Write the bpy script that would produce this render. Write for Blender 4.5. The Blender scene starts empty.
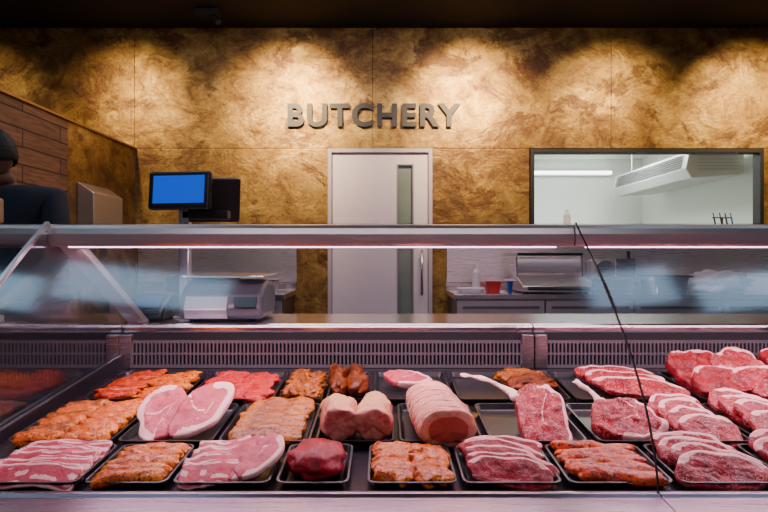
import bpy, bmesh, math, random
from mathutils import Vector, Matrix, Euler, noise
random.seed(7)
scene = bpy.context.scene
COL = scene.collection

# ------------------------------------------------------------------ materials
MATS = {}
def new_mat(name):
    m = bpy.data.materials.new(name); m.use_nodes = True
    nt = m.node_tree
    for n in list(nt.nodes): nt.nodes.remove(n)
    out = nt.nodes.new('ShaderNodeOutputMaterial')
    b = nt.nodes.new('ShaderNodeBsdfPrincipled')
    nt.links.new(b.outputs[0], out.inputs[0])
    return m, nt, b, out
def c4(c): return (c[0], c[1], c[2], 1)
def nnoise(nt, scale, detail=4, dist=0, vec=None, rough=.5):
    n = nt.nodes.new('ShaderNodeTexNoise')
    n.inputs['Scale'].default_value = scale; n.inputs['Detail'].default_value = detail
    n.inputs['Distortion'].default_value = dist; n.inputs['Roughness'].default_value = rough
    if vec is not None: nt.links.new(vec, n.inputs['Vector'])
    return n
def ramp(nt, src, stops):
    r = nt.nodes.new('ShaderNodeValToRGB')
    el = r.color_ramp.elements
    while len(el) < len(stops): el.new(.5)
    for e, (p, c) in zip(el, stops):
        e.position = p; e.color = c4(c) if len(c) == 3 else c
    nt.links.new(src, r.inputs[0]); return r
def mixc(nt, fac, a, b, mode='MIX'):
    m = nt.nodes.new('ShaderNodeMix'); m.data_type = 'RGBA'; m.blend_type = mode
    for i, v in ((0, fac), (6, a), (7, b)):
        if isinstance(v, bpy.types.NodeSocket): nt.links.new(v, m.inputs[i])
        elif i == 0: m.inputs[i].default_value = v
        else: m.inputs[i].default_value = c4(v)
    return m.outputs[2]
def math_n(nt, op, a, b=0.0):
    m = nt.nodes.new('ShaderNodeMath'); m.operation = op
    for i, v in ((0, a), (1, b)):
        if isinstance(v, bpy.types.NodeSocket): nt.links.new(v, m.inputs[i])
        else: m.inputs[i].default_value = v
    return m.outputs[0]
def bump(nt, b, h, strength=.3, dist=.01):
    n = nt.nodes.new('ShaderNodeBump'); n.inputs['Strength'].default_value = strength
    n.inputs['Distance'].default_value = dist
    nt.links.new(h, n.inputs['Height']); nt.links.new(n.outputs[0], b.inputs['Normal'])
def objco(nt):
    t = nt.nodes.new('ShaderNodeTexCoord'); return t.outputs['Object']

def simple(name, col, rough=.5, metal=0, var=.12, scale=8, bmp=0, coat=0):
    if name in MATS: return MATS[name]
    m, nt, b, o = new_mat(name)
    co = objco(nt); n = nnoise(nt, scale, 4, vec=co)
    c = mixc(nt, n.outputs[0], tuple(max(0, x*(1-var)) for x in col), tuple(min(1, x*(1+var)) for x in col))
    nt.links.new(c, b.inputs['Base Color'])
    b.inputs['Roughness'].default_value = rough; b.inputs['Metallic'].default_value = metal
    b.inputs['Coat Weight'].default_value = coat
    if bmp: bump(nt, b, n.outputs[0], bmp)
    MATS[name] = m; return m
def emis(name, col, strength):
    m, nt, b, o = new_mat(name)
    b.inputs['Base Color'].default_value = c4((col[0]*.5, col[1]*.5, col[2]*.5))
    b.inputs['Emission Color'].default_value = c4(col)
    b.inputs['Emission Strength'].default_value = strength
    MATS[name] = m; return m
def brushed(name, col, rough, stretch=(1, 60, 60), metal=1.0):
    m, nt, b, o = new_mat(name)
    mp = nt.nodes.new('ShaderNodeMapping'); mp.inputs['Scale'].default_value = stretch
    nt.links.new(objco(nt), mp.inputs[0])
    n = nnoise(nt, 6, 3, vec=mp.outputs[0])
    nt.links.new(mixc(nt, n.outputs[0], tuple(x*.94 for x in col), col), b.inputs['Base Color'])
    r = nt.nodes.new('ShaderNodeMapRange'); r.inputs[3].default_value = rough*.9; r.inputs[4].default_value = rough*1.1
    nt.links.new(n.outputs[0], r.inputs[0]); nt.links.new(r.outputs[0], b.inputs['Roughness'])
    b.inputs['Metallic'].default_value = metal
    MATS[name] = m; return m

steel = brushed('brushed_steel', (.64, .60, .63), .28)
steel_dark = brushed('dark_steel', (.22, .20, .23), .35)
steel_bright = brushed('bright_steel', (.80, .74, .79), .2)
rail_steel = brushed('rail_steel', (.21, .17, .21), .28)
black_plastic = simple('black_plastic', (.006, .0055, .007), .38, var=.3)
black_matte = simple('black_matte', (.010, .009, .010), .65)
grey_plastic = simple('grey_plastic', (.10, .095, .115), .3)
lilac_paint = simple('lilac_paint', (.74, .63, .68), .45, var=.04)
white_paint = simple('white_paint', (.82, .86, .81), .5, var=.03)
frame_lilac = simple('frame_lilac', (.50, .42, .46), .4, var=.04)
ceil_mat = simple('ceiling_black', (.012, .010, .009), .8)
floor_mat = simple('floor_grey', (.09, .085, .085), .5, bmp=.2)

def gold_mat(name):
    m, nt, b, o = new_mat(name)
    co = objco(nt)
    mp = nt.nodes.new('ShaderNodeMapping'); mp.inputs['Scale'].default_value = (1, 1, 1.3)
    mp.inputs['Rotation'].default_value = (0, .5, 0)
    nt.links.new(co, mp.inputs[0]); v = mp.outputs[0]
    n1 = nnoise(nt, .9, 5, .4, v, .55); n2 = nnoise(nt, 3.8, 11, .6, v, .72); n3 = nnoise(nt, 34, 6, 0, v, .68)
    f = math_n(nt, 'ADD', math_n(nt, 'MULTIPLY', n1.outputs[0], .45), math_n(nt, 'MULTIPLY', n2.outputs[0], .55))
    r = ramp(nt, f, [(.36, (.075, .034, .010)), (.43, (.18, .088, .022)),
                     (.50, (.33, .185, .042)), (.57, (.50, .305, .080)), (.66, (.68, .46, .16))])
    ru = nnoise(nt, 1.8, 10, .5, v, .74)
    rm = ramp(nt, ru.outputs[0], [(.53, (0, 0, 0)), (.585, (.85, .85, .85))])
    c0 = mixc(nt, rm.outputs[0], r.outputs[0], (.125, .048, .012))
    g = ramp(nt, n3.outputs[0], [(.35, (.62, .58, .5)), (.6, (1, 1, 1))])
    c = mixc(nt, .8, c0, g.outputs[0], 'MULTIPLY')
    vn = nnoise(nt, 1.1, 9, .4, v, .66)
    d = math_n(nt, 'ABSOLUTE', math_n(nt, 'SUBTRACT', vn.outputs[0], .5))
    vr = ramp(nt, d, [(.0, (.28, .19, .13)), (.007, (1, 1, 1))])
    c = mixc(nt, .6, c, vr.outputs[0], 'MULTIPLY')
    nt.links.new(c, b.inputs['Base Color'])
    b.inputs['Metallic'].default_value = .45
    rr_ = ramp(nt, n2.outputs[0], [(.3, (.55, .55, .55)), (.7, (.33, .33, .33))])
    nt.links.new(rr_.outputs[0], b.inputs['Roughness'])
    h = math_n(nt, 'ADD', n2.outputs[0], math_n(nt, 'MULTIPLY', n3.outputs[0], .25))
    bump(nt, b, h, .5, .024)
    MATS[name] = m; return m
gold = gold_mat('bronze_stone_veneer')

def wood_mat():
    m, nt, b, o = new_mat('plank_wood')
    co = objco(nt)
    sp = nt.nodes.new('ShaderNodeSeparateXYZ'); nt.links.new(co, sp.inputs[0])
    cb = nt.nodes.new('ShaderNodeCombineXYZ'); nt.links.new(sp.outputs[1], cb.inputs[0]); nt.links.new(sp.outputs[2], cb.inputs[1])
    br = nt.nodes.new('ShaderNodeTexBrick'); nt.links.new(cb.outputs[0], br.inputs[0])
    br.inputs['Scale'].default_value = 1; br.inputs['Brick Width'].default_value = .8; br.inputs['Row Height'].default_value = .11
    br.inputs['Mortar Size'].default_value = .005
    br.inputs['Color1'].default_value = (.26, .13, .065, 1); br.inputs['Color2'].default_value = (.12, .06, .033, 1)
    br.inputs['Mortar'].default_value = (.01, .006, .004, 1)
    mp = nt.nodes.new('ShaderNodeMapping'); mp.inputs['Scale'].default_value = (1, 3, 40); nt.links.new(co, mp.inputs[0])
    n = nnoise(nt, 2, 5, .5, mp.outputs[0])
    g = ramp(nt, n.outputs[0], [(.3, (.45, .4, .4)), (.7, (1.2, 1.1, 1))])
    nt.links.new(mixc(nt, 1, br.outputs[0], g.outputs[0], 'MULTIPLY'), b.inputs['Base Color'])
    b.inputs['Roughness'].default_value = .6
    bump(nt, b, n.outputs[0], .3, .01)
    return m
wood = wood_mat()

def glass_mat(name, gain=1.6, rough=.03):
    """thin clear pane: mostly transparent, Schlick-weighted mirror reflection, same from either side"""
    m, nt, b, o = new_mat(name)
    b.inputs['Base Color'].default_value = (.86, .92, 1, 1); b.inputs['Metallic'].default_value = 1
    b.inputs['Roughness'].default_value = rough; b.inputs['Alpha'].default_value = .08
    ge = nt.nodes.new('ShaderNodeNewGeometry'); dp = nt.nodes.new('ShaderNodeVectorMath'); dp.operation = 'DOT_PRODUCT'
    nt.links.new(ge.outputs['Normal'], dp.inputs[0]); nt.links.new(ge.outputs['Incoming'], dp.inputs[1])
    c = math_n(nt, 'ABSOLUTE', dp.outputs['Value'])
    p5 = math_n(nt, 'POWER', math_n(nt, 'SUBTRACT', 1.0, c), 5.0)
    v = math_n(nt, 'MINIMUM', math_n(nt, 'MULTIPLY', math_n(nt, 'ADD', math_n(nt, 'MULTIPLY', p5, .96), .04), gain), 1.0)
    nt.links.new(v, b.inputs['Alpha'])
    return m
glass = glass_mat('clear_glass', 2.6, .11)
glass_win = glass_mat('clear_window_glass', 1.5)

def meat_mat(name, c1, c2, fat, marb=.5, rough=.42, msc=38, vein=0.0, fibre=.25):
    m, nt, b, o = new_mat(name)
    co = objco(nt)
    oi = nt.nodes.new('ShaderNodeObjectInfo')
    ad = nt.nodes.new('ShaderNodeVectorMath'); ad.operation = 'ADD'; nt.links.new(co, ad.inputs[0])
    sc_ = nt.nodes.new('ShaderNodeVectorMath'); sc_.operation = 'SCALE'; sc_.inputs[0].default_value = (3, 5, 2)
    nt.links.new(oi.outputs['Random'], sc_.inputs['Scale']); nt.links.new(sc_.outputs[0], ad.inputs[1]); v = ad.outputs[0]
    n1 = nnoise(nt, 26, 5, .6, v); n2 = nnoise(nt, msc, 4, 1.6, v, .6); n3 = nnoise(nt, 55, 3, 0, v); n4 = nnoise(nt, 160, 3, .3, v, .6)
    r1 = ramp(nt, n1.outputs[0], [(.36, c1), (.64, c2)])
    fb = ramp(nt, n4.outputs[0], [(.38, (1-fibre,)*3), (.6, (1, 1, 1))])
    c = mixc(nt, 1.0, r1.outputs[0], fb.outputs[0], 'MULTIPLY')
    mr = ramp(nt, n2.outputs[0], [(.62, (0, 0, 0)), (.67, (marb, marb, marb))])
    c = mixc(nt, mr.outputs[0], c, fat)
    if vein:
        dd = math_n(nt, 'ABSOLUTE', math_n(nt, 'SUBTRACT', n2.outputs[0], .47))
        vr = ramp(nt, dd, [(.003, (vein, vein, vein)), (.016, (0, 0, 0))])
        c = mixc(nt, vr.outputs[0], c, fat)
    at = nt.nodes.new('ShaderNodeAttribute'); at.attribute_name = 'fat'
    f = math_n(nt, 'ADD', at.outputs['Fac'], math_n(nt, 'MULTIPLY', math_n(nt, 'SUBTRACT', n3.outputs[0], .5), .8))
    fr = ramp(nt, f, [(.46, (0, 0, 0)), (.54, (1, 1, 1))])
    c = mixc(nt, fr.outputs[0], c, fat)
    nt.links.new(c, b.inputs['Base Color']); b.inputs['Roughness'].default_value = rough
    b.inputs['Specular IOR Level'].default_value = .22
    bump(nt, b, n2.outputs[0], .55, .005)
    return m
def spice_mat(name, c1, c2, dark, light, rough=.3):
    m, nt, b, o = new_mat(name)
    co = objco(nt)
    n1 = nnoise(nt, 26, 5, .5, co); n2 = nnoise(nt, 150, 3, 0, co); n3 = nnoise(nt, 105, 3, .5, co); n5 = nnoise(nt, 48, 5, .4, co)
    r1 = ramp(nt, n1.outputs[0], [(.38, c1), (.60, c2)])
    d = ramp(nt, n2.outputs[0], [(.54, (0, 0, 0)), (.60, (.92, .92, .92))])
    c = mixc(nt, d.outputs[0], r1.outputs[0], dark)
    l = ramp(nt, n3.outputs[0], [(.63, (0, 0, 0)), (.68, (.7, .7, .7))])
    c = mixc(nt, l.outputs[0], c, light)
    nt.links.new(c, b.inputs['Base Color']); b.inputs['Roughness'].default_value = rough
    b.inputs['Specular IOR Level'].default_value = .28
    bump(nt, b, math_n(nt, 'ADD', n5.outputs[0], math_n(nt, 'MULTIPLY', n2.outputs[0], .4)), .7, .006)
    return m
m_pork = meat_mat('pork_flesh', (.42, .035, .065), (.58, .09, .12), (.80, .46, .44), .08, vein=.12, fibre=.12)
m_beef = meat_mat('beef_flesh', (.14, .0008, .005), (.30, .003, .013), (.74, .34, .32), .10, vein=.3)
m_beef2 = meat_mat('bright_beef_flesh', (.17, .0008, .006), (.36, .004, .016), (.78, .40, .38), .3, vein=.75)
m_roast = meat_mat('lean_beef_flesh', (.24, .002, .010), (.40, .007, .024), (.6, .2, .2), .03, vein=.1)
m_loin = meat_mat('pale_loin', (.62, .20, .15), (.76, .33, .25), (.42, .065, .05), .12, fibre=.12)
m_joint = meat_mat('crumbed_joint', (.52, .10, .09), (.70, .25, .20), (.60, .30, .15), .3)
m_orange = spice_mat('orange_marinade', (.50, .060, .0004), (.74, .185, .001), (.15, .014, .001), (.85, .40, .02))
m_brown = spice_mat('brown_marinade', (.22, .040, .002), (.46, .130, .008), (.04, .009, .002), (.66, .32, .07))
m_red = spice_mat('red_marinade', (.32, .009, .0004), (.58, .058, .001), (.07, .003, .001), (.78, .28, .015))
m_dark = spice_mat('dark_marinade', (.08, .011, .002), (.22, .040, .004), (.015, .004, .001), (.34, .12, .02))
m_strip = meat_mat('red_strips', (.38, .003, .005), (.56, .014, .014), (.80, .34, .30), .3, vein=.4)
m_bone = simple('bone', (.72, .48, .40), .5, var=.35, scale=60, bmp=.4)
m_string = simple('string', (.80, .66, .58), .8)
skin_m = simple('skin', (.16, .075, .05), .6, var=.06)
navy = simple('navy_cloth', (.008, .012, .024), .85, bmp=.3)
hair_m = simple('dark_hair', (.008, .006, .005), .7, var=.5, scale=60, bmp=.5)
trouser = simple('black_cloth', (.01, .01, .012), .9)

# ------------------------------------------------------------------ object helpers
def finish(obj, parent, label, cat, kind, group):
    COL.objects.link(obj)
    if parent is not None: obj.parent = parent
    if label: obj['label'] = label
    if cat: obj['category'] = cat
    if kind: obj['kind'] = kind
    if group: obj['group'] = group
    return obj
def empty(name, loc, label, cat, group=None, rot=None):
    e = bpy.data.objects.new(name, None); e.location = loc; e.empty_display_size = .05
    if rot: e.rotation_euler = rot
    return finish(e, None, label, cat, None, group)
def mk(name, bm, mat, parent=None, label=None, cat=None, kind=None, group=None, smooth=False, bevel=0, local=False):
    """world-coordinate bmesh -> object with its origin at its own centre (local=True keeps coords)"""
    bmesh.ops.recalc_face_normals(bm, faces=bm.faces)
    me = bpy.data.meshes.new(name); bm.to_mesh(me); bm.free()
    obj = bpy.data.objects.new(name, me)
    if isinstance(mat, (list, tuple)):
        for x in mat: me.materials.append(x)
    else: me.materials.append(mat)
    if not local:
        xs = [v.co for v in me.vertices]
        lo = Vector([min(v[i] for v in xs) for i in range(3)]); hi = Vector([max(v[i] for v in xs) for i in range(3)])
        c = (lo+hi)/2; c.z = lo.z
        for v in me.vertices: v.co -= c
        obj.location = c - (parent.location if parent else Vector((0, 0, 0)))
    if smooth:
        for p in me.polygons: p.use_smooth = True
    if bevel:
        m = obj.modifiers.new('Bevel', 'BEVEL'); m.width = bevel; m.segments = 3; m.limit_method = 'ANGLE'
    return finish(obj, parent, label, cat, kind, group)
def box(bm, x0, x1, y0, y1, z0, z1, mi=0, M=None):
    vs = [bm.verts.new((x, y, z)) for x in (x0, x1) for y in (y0, y1) for z in (z0, z1)]
    if M is not None:
        for v in vs: v.co = M @ v.co
    for f in ((0, 1, 3, 2), (4, 6, 7, 5), (0, 4, 5, 1), (2, 3, 7, 6), (0, 2, 6, 4), (1, 5, 7, 3)):
        fc = bm.faces.new([vs[i] for i in f]); fc.material_index = mi
    return vs
def extr(bm, prof, x0, x1):
    """extrude closed (y,z) profile along X"""
    a = [bm.verts.new((x0, p[0], p[1])) for p in prof]; b = [bm.verts.new((x1, p[0], p[1])) for p in prof]
    n = len(prof)
    for i in range(n): bm.faces.new((a[i], a[(i+1) % n], b[(i+1) % n], b[i]))
    bm.faces.new(a); bm.faces.new(b[::-1])
def tube(bm, p0, p1, r0, r1=None, seg=16):
    r1 = r0 if r1 is None else r1
    p0 = Vector(p0); p1 = Vector(p1); d = (p1-p0).normalized()
    q = d.to_track_quat('Z', 'Y')
    A = []; B_ = []
    for i in range(seg):
        a = 2*math.pi*i/seg; o = q @ Vector((math.cos(a), math.sin(a), 0))
        A.append(bm.verts.new(p0+o*r0)); B_.append(bm.verts.new(p1+o*r1))
    for i in range(seg): bm.faces.new((A[i], A[(i+1) % seg], B_[(i+1) % seg], B_[i]))
    bm.faces.new(A[::-1]); bm.faces.new(B_)
def B(*boxes):
    bm = bmesh.new()
    for b in boxes: box(bm, *b)
    return bm

# ------------------------------------------------------------------ room
S = 'structure'
WY = 5.0
bm = bmesh.new()
for (x0, x1, z0, z1) in [(-4.36, -2.23, 2.16, 3.24), (-2.23, -.10, 2.16, 3.24), (-.10, 2.03, 2.16, 3.24), (2.03, 4.2, 2.16, 3.24),
                         (-4.36, -2.31, 0, 2.16), (-2.22, -.50, 0, 2.16), (.43, 1.30, 0, 2.16),
                         (1.30, 3.39, 0, 1.42), (3.39, 4.2, 0, 2.16)]:
    box(bm, x0, x1, WY, WY+.08, z0, z1)
mk('wall_back', bm, gold, label='bronze and gold stone veneer panel wall with fine joints', kind=S, bevel=.006)
bm = B((-2.31, -2.22, 3.93, WY, 0, 2.15)); mk('wall_left', bm, gold, label='low bronze veneer partition wall', kind=S, bevel=.004)
bm = B((-2.31, -2.22, 2.95, 3.93, 0, 2.15)); mk('wall_side', bm, wood, label='partition clad in dark horizontal wooden planks', kind=S, bevel=.003)
bm = B((-2.32, -2.205, 2.95, WY, 2.15, 2.165)); mk('trim_1', bm, simple('bronze_trim', (.35, .2, .08), .4, .6), label='thin bronze cap on the partition', kind=S)
bm = B((-4.36, 4.2, -3.5, 8.4, -.05, 0)); mk('floor', bm, floor_mat, label='grey shop floor', kind=S)
bm = B((-4.36, 4.2, -3.5, WY+.08, 3.24, 3.3)); mk('ceiling', bm, ceil_mat, label='black painted shop ceiling', kind=S)
bm = B((.9, 3.95, 8.2, 8.3, 0, 2.7)); mk('wall_kitchen_back', bm, white_paint, label='white hygienic preparation room wall', kind=S)
bm = B((3.78, 3.88, WY+.08, 8.2, 0, 2.7)); mk('wall_kitchen_side', bm, white_paint, label='white hygienic preparation room side wall', kind=S)
bm = B((.9, 1.0, WY+.08, 8.2, 0, 2.7)); mk('wall_kitchen_left', bm, white_paint, label='white preparation room wall beside the door', kind=S)
bm = B((.9, 3.95, WY+.08, 8.2, 2.62, 2.7)); mk('ceiling_kitchen', bm, white_paint, label='white preparation room ceiling', kind=S)
w = empty('window_1', (2.345, WY, 1.42), 'black framed internal window onto a white preparation room', None); w['kind'] = S
bm = bmesh.new()
x0, x1, z0, z1 = 1.305, 3.385, 1.425, 2.155; t = .035
for q in ((x0, x1, z1-t, z1), (x0, x1, z0, z0+t), (x0, x0+t, z0+t, z1-t), (x1-t, x1, z0+t, z1-t)):
    box(bm, q[0], q[1], WY-.015, WY+.09, q[2], q[3])
mk('window_frame', bm, black_matte, w, bevel=.003)
bm = B((x0+t, x1-t, WY+.04, WY+.046, z0+t, z1-t)); mk('window_pane', bm, glass_win, w)
d = empty('door_1', (-.035, WY, 0), 'pale lilac door with a narrow vertical vision panel', None); d['kind'] = S
bm = bmesh.new()
for q in ((-.50, -.465, 0, 2.155), (.395, .43, 0, 2.155), (-.465, .395, 2.12, 2.155)):
    box(bm, q[0], q[1], WY-.03, WY+.08, q[2], q[3])
mk('door_frame', bm, frame_lilac, d, bevel=.003)
bm = bmesh.new()
for q in ((-.462, .115, .01, 2.117), (.265, .392, .01, 2.117), (.115, .265, 2.02, 2.117), (.115, .265, .01, .5)):
    box(bm, q[0], q[1], WY-.005, WY+.045, q[2], q[3])
bmesh.ops.remove_doubles(bm, verts=bm.verts, dist=1e-5)
mk('door_leaf', bm, lilac_paint, d)
bm = bmesh.new()
for q in ((.115, .127, .5, 2.02), (.253, .265, .5, 2.02), (.127, .253, 2.008, 2.02), (.127, .253, .5, .512)):
    box(bm, q[0], q[1], WY-.012, WY+.05, q[2], q[3])
mk('vision_frame', bm, simple('steel_trim', (.35, .33, .33), .35, .6), d)
bm = B((.127, .253, WY+.015, WY+.022, .512, 2.008)); mk('vision_pane', bm, simple('grey_green_glass', (.19, .23, .20), .15, var=.5, scale=2), d)
bm = bmesh.new(); tube(bm, (.335, WY-.055, .85), (.335, WY-.055, 1.25), .011)
tube(bm, (.335, WY-.055, .9), (.335, WY-.005, .9), .009); tube(bm, (.335, WY-.055, 1.2), (.335, WY-.005, 1.2), .009)
mk('handle', bm, steel, d, label='tubular steel pull handle', smooth=True)

# ------------------------------------------------------------------ lettering
cu = bpy.data.curves.new('txt', 'FONT'); cu.body = 'BUTCHERY'; cu.size = .3; cu.extrude = .007; cu.offset = .010; cu.space_character = 1.15
to = bpy.data.objects.new('txt', cu); COL.objects.link(to); to.rotation_euler = (math.pi/2, 0, 0)
dg = bpy.context.evaluated_depsgraph_get(); dg.update()
me = bpy.data.meshes.new_from_object(to.evaluated_get(dg)); me.name = 'wall_lettering'
bpy.data.objects.remove(to)
xs = [v.co.x for v in me.vertices]; ys = [v.co.y for v in me.vertices]
sx = 1.54/(max(xs)-min(xs)); sy = .21/(max(ys)-min(ys))
mx0, my0 = min(xs), min(ys)
for v in me.vertices:
    x, y, z = v.co; v.co = (-.77+(x-mx0)*sx, -z, (y-my0)*sy)
o = bpy.data.objects.new('wall_lettering', me); o.location = (-.088, WY-.022, 2.348)
me.materials.clear(); me.materials.append(simple('lettering_metal', (.040, .037, .042), .55, .1))
finish(o, None, 'dark grey raised metal letters reading BUTCHERY on the bronze wall', 'sign', None, None)

# ------------------------------------------------------------------ display counters
def bez(P, n=44):
    out = []
    for i in range(n+1):
        t = i/n; k = ((1-t)**3, 3*t*(1-t)**2, 3*t*t*(1-t), t**3)
        out.append((sum(k[j]*P[j][0] for j in range(4)), sum(k[j]*P[j][1] for j in range(4))))
    return out
SP = bez([(1.205, .692), (1.225, .91), (1.46, 1.10), (1.722, 1.302)])
SL = .0815; ANG = math.atan(SL)
def zd(y): return .68+SL*(y-1.25)
led_m = emis('led_strip', (1, .62, .92), 6)
panel_lilac = simple('rear_panel_lilac', (.23, .20, .23), .32, .6, var=.05)
deckm = simple('deck_dark', (.022, .017, .027), .25, .5)
canopy_steel = brushed('canopy_steel', (.66, .60, .60), .30, metal=.7)
def counter(x0, x1, label, led=True, end=None, strut=None, zmin=0):
    e = empty('display_counter', ((x0+x1)/2, 1.7, 0), label, 'refrigerated counter')
    bm = bmesh.new(); extr(bm, [(1.2, 0), (2.45, 0), (2.45, .1), (2.5, .1), (2.5, .90), (2.26, .90), (2.26, .70), (1.24, .62), (1.14, .62), (1.14, .1), (1.2, .1)], x0, x1)
    mk('base', bm, steel_dark, e, bevel=.004)
    bm = bmesh.new(); extr(bm, [(1.12, .60), (1.118, .672), (1.128, .682), (1.19, .686), (1.20, .692), (1.212, .692), (1.225, .68), (1.225, .62), (1.14, .60)], x0, x1)
    mk('front_rail', bm, rail_steel, e, label='dark polished steel front rail', bevel=.002)
    bm = bmesh.new(); extr(bm, [(1.226, zd(1.226)-.02), (2.20, zd(2.20)-.02), (2.20, zd(2.20)), (1.226, zd(1.226))], x0, x1)
    mk('deck', bm, deckm, e, label='dark sloping display deck')
    bm = bmesh.new(); a = []; b = []
    for (y, z) in SP:
        if z < zmin: continue
        a.append(bm.verts.new((x0+.004, y, z))); b.append(bm.verts.new((x1-.004, y, z)))
    for i in range(len(a)-1): bm.faces.new((a[i], b[i], b[i+1], a[i+1]))
    mk('curved_glass', bm, glass, e, label='curved clear front glass', smooth=True)
    bm = bmesh.new()
    A = []
    for (y, z) in SP:
        A.append([bm.verts.new((x, y+dy, z+dz)) for x, dy, dz in ((x1-.002, -.0018, .0018), (x1+.0012, -.0018, .0018), (x1+.0012, .0018, -.0018), (x1-.002, .0018, -.0018))])
    for i in range(len(A)-1):
        for j in range(4): bm.faces.new((A[i][j], A[i][(j+1) % 4], A[i+1][(j+1) % 4], A[i+1][j]))
    mk('glass_seal', bm, black_matte, e, label='thin black glass joint')
    bm = bmesh.new(); extr(bm, [(1.740, 1.230), (1.733, 1.238), (1.731, 1.250), (1.732, 1.268), (1.738, 1.286), (1.749, 1.296), (1.765, 1.300), (1.80, 1.300), (1.80, 1.230)], x0+.001, x1-.001)
    mk('canopy_bar', bm, canopy_steel, e, label='brushed steel canopy bar', bevel=.001)
    bm = B((x0+.01, x1-.01, 1.80, 1.98, 1.28, 1.288)); mk('canopy_shelf', bm, glass, e)
    bm = B((x0+.05, x1-.05, 1.755, 1.79, 1.2262, 1.2300)); mk('light_strip', bm, led_m if led else steel, e, label='pinkish tube light')
    zb = zd(2.2)
    bm = bmesh.new(); box(bm, x0, x1, 2.225, 2.235, zb, .895)
    mk('air_duct', bm, black_matte, e)
    bm = bmesh.new(); z0, z1 = zb+.002, .868
    box(bm, x0+.05, x1-.05, 2.205, 2.215, z1-.012, z1); box(bm, x0+.05, x1-.05, 2.205, 2.215, z0, z0+.012)
    zm = (z0+z1)/2
    box(bm, x0+.05, x1-.05, 2.204, 2.214, zm-.003, zm+.005)
    n = int((x1-x0-.1)/.015)
    for i in range(n+1):
        xx = x0+.05+i*(x1-x0-.1)/n
        box(bm, xx-.0032, xx+.0032, 2.205, 2.215, z0+.012, z1-.012)
    mk('air_grille', bm, panel_lilac, e, label='slotted metal air grille')
    bm = B((x0+.002, x0+.048, 2.195, 2.224, z0, .89)); mk('grille_post', bm, steel, e, bevel=.002)
    bm = B((x1-.048, x1-.002, 2.195, 2.224, z0, .89)); mk('grille_post', bm, steel, e, bevel=.002)
    bm = bmesh.new(); extr(bm, [(2.225, .896), (2.220, .905), (2.219, .917), (2.223, .926), (2.232, .930), (2.62, .930), (2.62, .905), (2.5, .905), (2.5, .9), (2.236, .896)], x0+.001, x1-.001)
    mk('service_worktop', bm, steel_bright, e, label='steel service worktop with rounded lip', bevel=.001)
    for s in (strut or []):
        bm = bmesh.new(); vs = []
        for (y, z) in ((1.76, 1.240), (2.26, .931)):
            vs.append([bm.verts.new(c) for c in ((s-.035, y, z), (s+.035, y, z), (s+.035, y+.05, z), (s-.035, y+.05, z))])
        for j in range(4): bm.faces.new((vs[0][j], vs[0][(j+1) % 4], vs[1][(j+1) % 4], vs[1][j]))
        bm.faces.new(vs[0]); bm.faces.new(vs[1])
        mk('support_strut', bm, canopy_steel, e, label='sloping steel canopy support', bevel=.004)
    for xe in (end or []):
        bm = bmesh.new()
        pts = [p for p in SP]+[(1.78, 1.30), (2.2, .95), (2.2, zd(2.2)), (1.23, zd(1.23))]
        bm.faces.new([bm.verts.new((xe, y, z)) for y, z in pts])
        mk('end_glass', bm, glass, e, label='clear glass end panel')
        bm = bmesh.new()
        A = [[bm.verts.new((x, y+dy, z+dz)) for x, dy, dz in ((xe-.006, -.004, .004), (xe+.006, -.004, .004), (xe+.006, .004, -.004), (xe-.006, .004, -.004))] for (y, z) in SP]
        for i in range(len(A)-1):
            for j in range(4): bm.faces.new((A[i][j], A[i][(j+1) % 4], A[i+1][(j+1) % 4], A[i+1][j]))
        mk('glass_edge', bm, canopy_steel, e, label='steel edging of the end glass')
        bm = bmesh.new()
        extr(bm, [(1.24, zd(1.24)), (2.2, zd(2.2)), (2.2, zd(2.2)+.06), (1.24, zd(1.24)+.03)], xe+.004, xe+.018)
        mk('end_upstand', bm, steel_dark, e)
    return e
counter(-1.04, .59, 'curved glass refrigerated meat counter filled with black trays', end=[-1.034], strut=[-1.0], zmin=1.005)
counter(.592, 2.22, 'adjoining curved glass meat counter with steaks and joints', strut=[2.18], zmin=1.005)
counter(-2.67, -1.042, 'unlit adjoining curved glass counter with an empty deck', led=False)
WT = .931

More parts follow.
